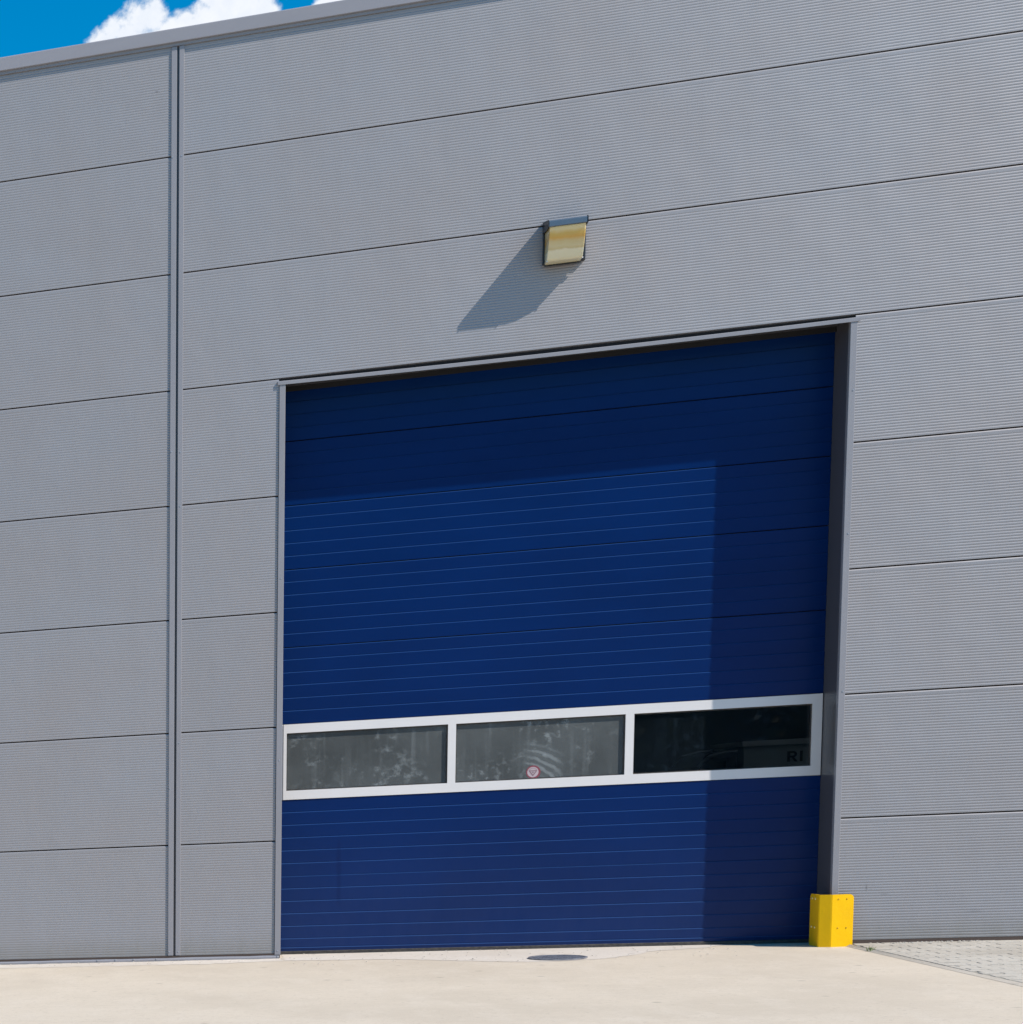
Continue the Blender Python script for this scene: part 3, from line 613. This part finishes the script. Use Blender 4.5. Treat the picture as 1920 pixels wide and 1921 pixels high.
def gbolt(x, y, z, nx, ny, material, parent, rr=0.0065):
    mb = MB(); n = 10; d = Vector((nx, ny, 0)).normalized(); u = Vector((-d.y, d.x, 0))
    r0 = [Vector((x, y, z)) + u * rr * math.cos(math.tau * i / n) + Vector((0, 0, rr * math.sin(math.tau * i / n))) for i in range(n)]
    c1 = Vector((x, y, z)) + d * 0.004; r1 = [c1 + (p - Vector((x, y, z))) * 0.75 for p in r0]
    mb.poly([tuple(p) for p in r1])
    for i in range(n): mb.quad(tuple(r0[i]), tuple(r0[(i + 1) % n]), tuple(r1[(i + 1) % n]), tuple(r1[i]))
    mb.build('bolt', material, parent)
for z in (0.345, 0.11):
    for y in (0.11, 0.025): gbolt(5.1355, y, z, -1, 0, M_YSCREW, gd, 0.010)
    for x, y in ((5.270, -0.0907), (5.334, -0.0791)): gbolt(x, y, z, 0.17, -1, M_YDARK, gd)

# ------------------------------------------------------------------ cover in the apron
MX, MY, MR = 3.12, -0.585, 0.222
mh = empty('manhole_cover', S(MX, MY, G), 'round dark metal cover set in the pale mortar patch before the blue door', 'manhole cover')
def ringpts(rr, z, n=40): return [(MX + rr * math.cos(math.tau * i / n), MY + rr * math.sin(math.tau * i / n), z) for i in range(n)]
a = MB(); A = ringpts(MR, G + 0.0045); B_ = ringpts(MR, G + 0.012); C_ = ringpts(MR - 0.022, G + 0.012); D_ = ringpts(MR - 0.022, G + 0.006)
for i in range(40):
    j = (i + 1) % 40
    a.quad(A[i], A[j], B_[j], B_[i]); a.quad(B_[i], B_[j], C_[j], C_[i]); a.quad(C_[i], C_[j], D_[j], D_[i])
a.build('cover_frame', M_STEEL, mh)
a = MB(); a.poly(ringpts(MR - 0.025, G + 0.0085))
E_ = ringpts(MR - 0.025, G + 0.005); F_ = ringpts(MR - 0.025, G + 0.0085)
for i in range(40): a.quad(E_[i], E_[(i + 1) % 40], F_[(i + 1) % 40], F_[i])
for i in range(-8, 9):
    for j in range(-8, 9):
        x, y = i * 0.022, j * 0.022
        if x * x + y * y < (MR - 0.04) ** 2: a.box(MX + x - 0.006, MX + x + 0.006, MY + y - 0.006, MY + y + 0.006, G + 0.0086, G + 0.012)
a.build('cover_plate', M_STEEL, mh)

# ------------------------------------------------------------------ weed and grit along the joints
wd = MB(); rw = random.Random(11)
for k in range(26):
    x = 5.372 + rw.gauss(0, 0.016); y = -0.56 + rw.gauss(0, 0.03); hgt = rw.uniform(0.008, 0.028); a_ = rw.uniform(0, math.tau); ww = 0.004
    wd.poly([(x - ww * math.cos(a_), y - ww * math.sin(a_), G + 0.004), (x + ww * math.cos(a_), y + ww * math.sin(a_), G + 0.004), (x + rw.gauss(0, 0.01), y + rw.gauss(0, 0.01), G + 0.02 + hgt)])
tag(wd.build('weed', M_WEED), 'tiny green weed in the joint beside the yellow guard', 'weed')
gt = MB()
for k in range(240):
    if k < 70: x = rw.uniform(5.5, 6.3); y = -0.03 - abs(rw.gauss(0, 0.03)); z = PZ(y) + 0.001
    elif k < 200: x = rw.uniform(1.0, 4.5); y = rw.uniform(-0.8, 0.33); z = G + 0.0045
    else: x = rw.uniform(-1.4, 0.95); y = rw.uniform(-0.3, -0.05); z = G + 0.0045
    q = rw.uniform(0.002, 0.006); gt.box(x - q, x + q, y - q, y + q, z, z + q)
tag(gt.build('grit', M_PATCH), kind='stuff')

# ------------------------------------------------------------------ van parked inside, seen through the clear pane
VY = 14.0
van = empty('parked_van', S(9.4, VY + 1, -0.015), 'white panel van parked inside the warehouse, seen dimly through the clear right door window', 'van')
FZ = -0.015
def extrude_side(side, y0, y1):
    mb = MB(); npt = len(side)
    mb.poly([(x, y0, z + FZ) for x, z in side]); mb.poly([(x, y1, z + FZ) for x, z in reversed(side)])
    for i in range(npt):
        j = (i + 1) % npt; mb.quad(*[(side[p][0], yy, side[p][1] + FZ) for p, yy in ((i, y0), (i, y1), (j, y1), (j, y0))])
    return mb
extrude_side([(6.55, 0.35), (6.50, 0.75), (6.62, 1.05), (7.02, 1.16), (7.28, 1.52), (7.45, 1.70), (7.70, 1.76), (7.86, 1.76), (7.86, 0.35)], VY + 0.12, VY + 1.78).build('cab', M_CAB, van, bevel=0.03)
extrude_side([(7.90, 0.42), (7.90, 1.80), (11.75, 1.80), (11.75, 0.42)], VY, VY + 1.9).build('cargo_box', M_VAN, van, bevel=0.01)
extrude_side([(7.88, 1.805), (7.88, 1.87), (11.77, 1.87), (11.77, 1.805)], VY - 0.03, VY + 1.93).build('top_rail', M_ALU, van, bevel=0.006)
w2 = MB(); w2.poly([(x, VY + 0.116, z + FZ) for x, z in [(7.15, 1.18), (7.70, 1.18), (7.70, 1.64), (7.46, 1.64), (7.34, 1.53)]]); w2.build('side_window', M_WIND, van)
def wheel(x, y):
    mb = MB(); n = 24; rr = 0.33
    for yy0, yy1, r_ in ((y, y + 0.2, rr),):
        a0 = [(x + r_ * math.cos(math.tau * i / n), yy0, 0.33 + FZ + r_ * math.sin(math.tau * i / n)) for i in range(n)]; a1 = [(p[0], yy1, p[2]) for p in a0]
        mb.poly(a0); mb.poly(list(reversed(a1)))
        for i in range(n): mb.quad(a0[i], a1[i], a1[(i + 1) % n], a0[(i + 1) % n])
    mb.build('wheel', M_TYRE, van, bevel=0.02)
for x in (7.2, 10.8):
    for y in (VY - 0.02, VY + 1.7): wheel(x, y)
LX, LZ, LH, LW, TH = 8.480, 1.522, 0.158, 0.134, 0.039      # plain sans-serif capitals
ly = VY - 0.005
lr = MB(); q = lambda x, z: (LX + x, ly, LZ + z)
lr.quad(q(0, 0), q(TH, 0), q(TH, LH), q(0, LH))
Rb = (LH - 0.062) / 2; zc = 0.062 + Rb; nb = 10
outer = [(LW - Rb - 0.01 + (Rb + 0.006) * math.sin(math.pi * k / nb), zc + Rb * math.cos(math.pi * k / nb)) for k in range(nb + 1)]
inner = [(LW - Rb - 0.01 + (Rb - TH * 0.75) * math.sin(math.pi * k / nb), zc + (Rb - TH * 0.75) * math.cos(math.pi * k / nb)) for k in range(nb + 1)]
lr.quad(q(TH, LH - TH * 0.75), q(*inner[0]), q(*outer[0]), q(TH, LH)); lr.quad(q(TH, 0.062), q(*outer[-1]), q(*inner[-1]), q(TH, 0.062 + TH * 0.75))
for k in range(nb): lr.quad(q(*outer[k]), q(*inner[k]), q(*inner[k + 1]), q(*outer[k + 1]))
lr.quad(q(0.056, 0.064), q(0.094, 0.064), q(LW + 0.008, 0), q(LW - 0.032, 0))
lr.quad(q(0.166, 0), q(0.166 + TH, 0), q(0.166 + TH, LH), q(0.166, LH))
lr.build('lettering', M_BLACK, van)

# ------------------------------------------------------------------ trees across the yard, behind the photographer (mirrored in glass and paint)
rt = random.Random(5); tv = []; tf = []
for k in range(30000):
    cx = rt.uniform(-70, 70); top = 9 + 2.5 * math.sin(cx * 0.11) + 1.8 * math.sin(cx * 0.37 + 1)
    z = -1.5 + (top + 2.5) * rt.random() ** 1.25; y = -75 + rt.uniform(-5, 5); s_ = rt.uniform(0.4, 0.95)
    c = Vector((cx, y, z)); u = Vector((rt.gauss(0, 1), rt.gauss(0, 1), rt.gauss(0, 1))).normalized() * s_; v_ = Vector((rt.gauss(0, 1), rt.gauss(0, 1), rt.gauss(0, 1))).normalized() * s_
    i = len(tv); tv += [c - u, c - v_ * 0.6, c + u, c + v_ * 0.6]; tf.append((i, i + 1, i + 2, i + 3))
for k in range(3500):
    c = Vector((rt.uniform(-70, 70), -83, -1 + 8.5 * rt.random())); i = len(tv); s_ = rt.uniform(1.4, 2.4); a_ = rt.uniform(0, 3.1)
    u = Vector((math.cos(a_), rt.uniform(-0.3, 0.3), math.sin(a_))) * s_; v_ = Vector((-math.sin(a_), 0, math.cos(a_))) * s_
    tv += [c - u, c - v_ * 0.6, c + u, c + v_ * 0.6]; tf.append((i, i + 1, i + 2, i + 3))
tm = bpy.data.meshes.new('tree_belt'); tm.from_pydata(tv, [], tf); tm.materials.append(M_LEAF)
to = bpy.data.objects.new('tree_belt', tm); COL.objects.link(to); to['kind'] = 'stuff'
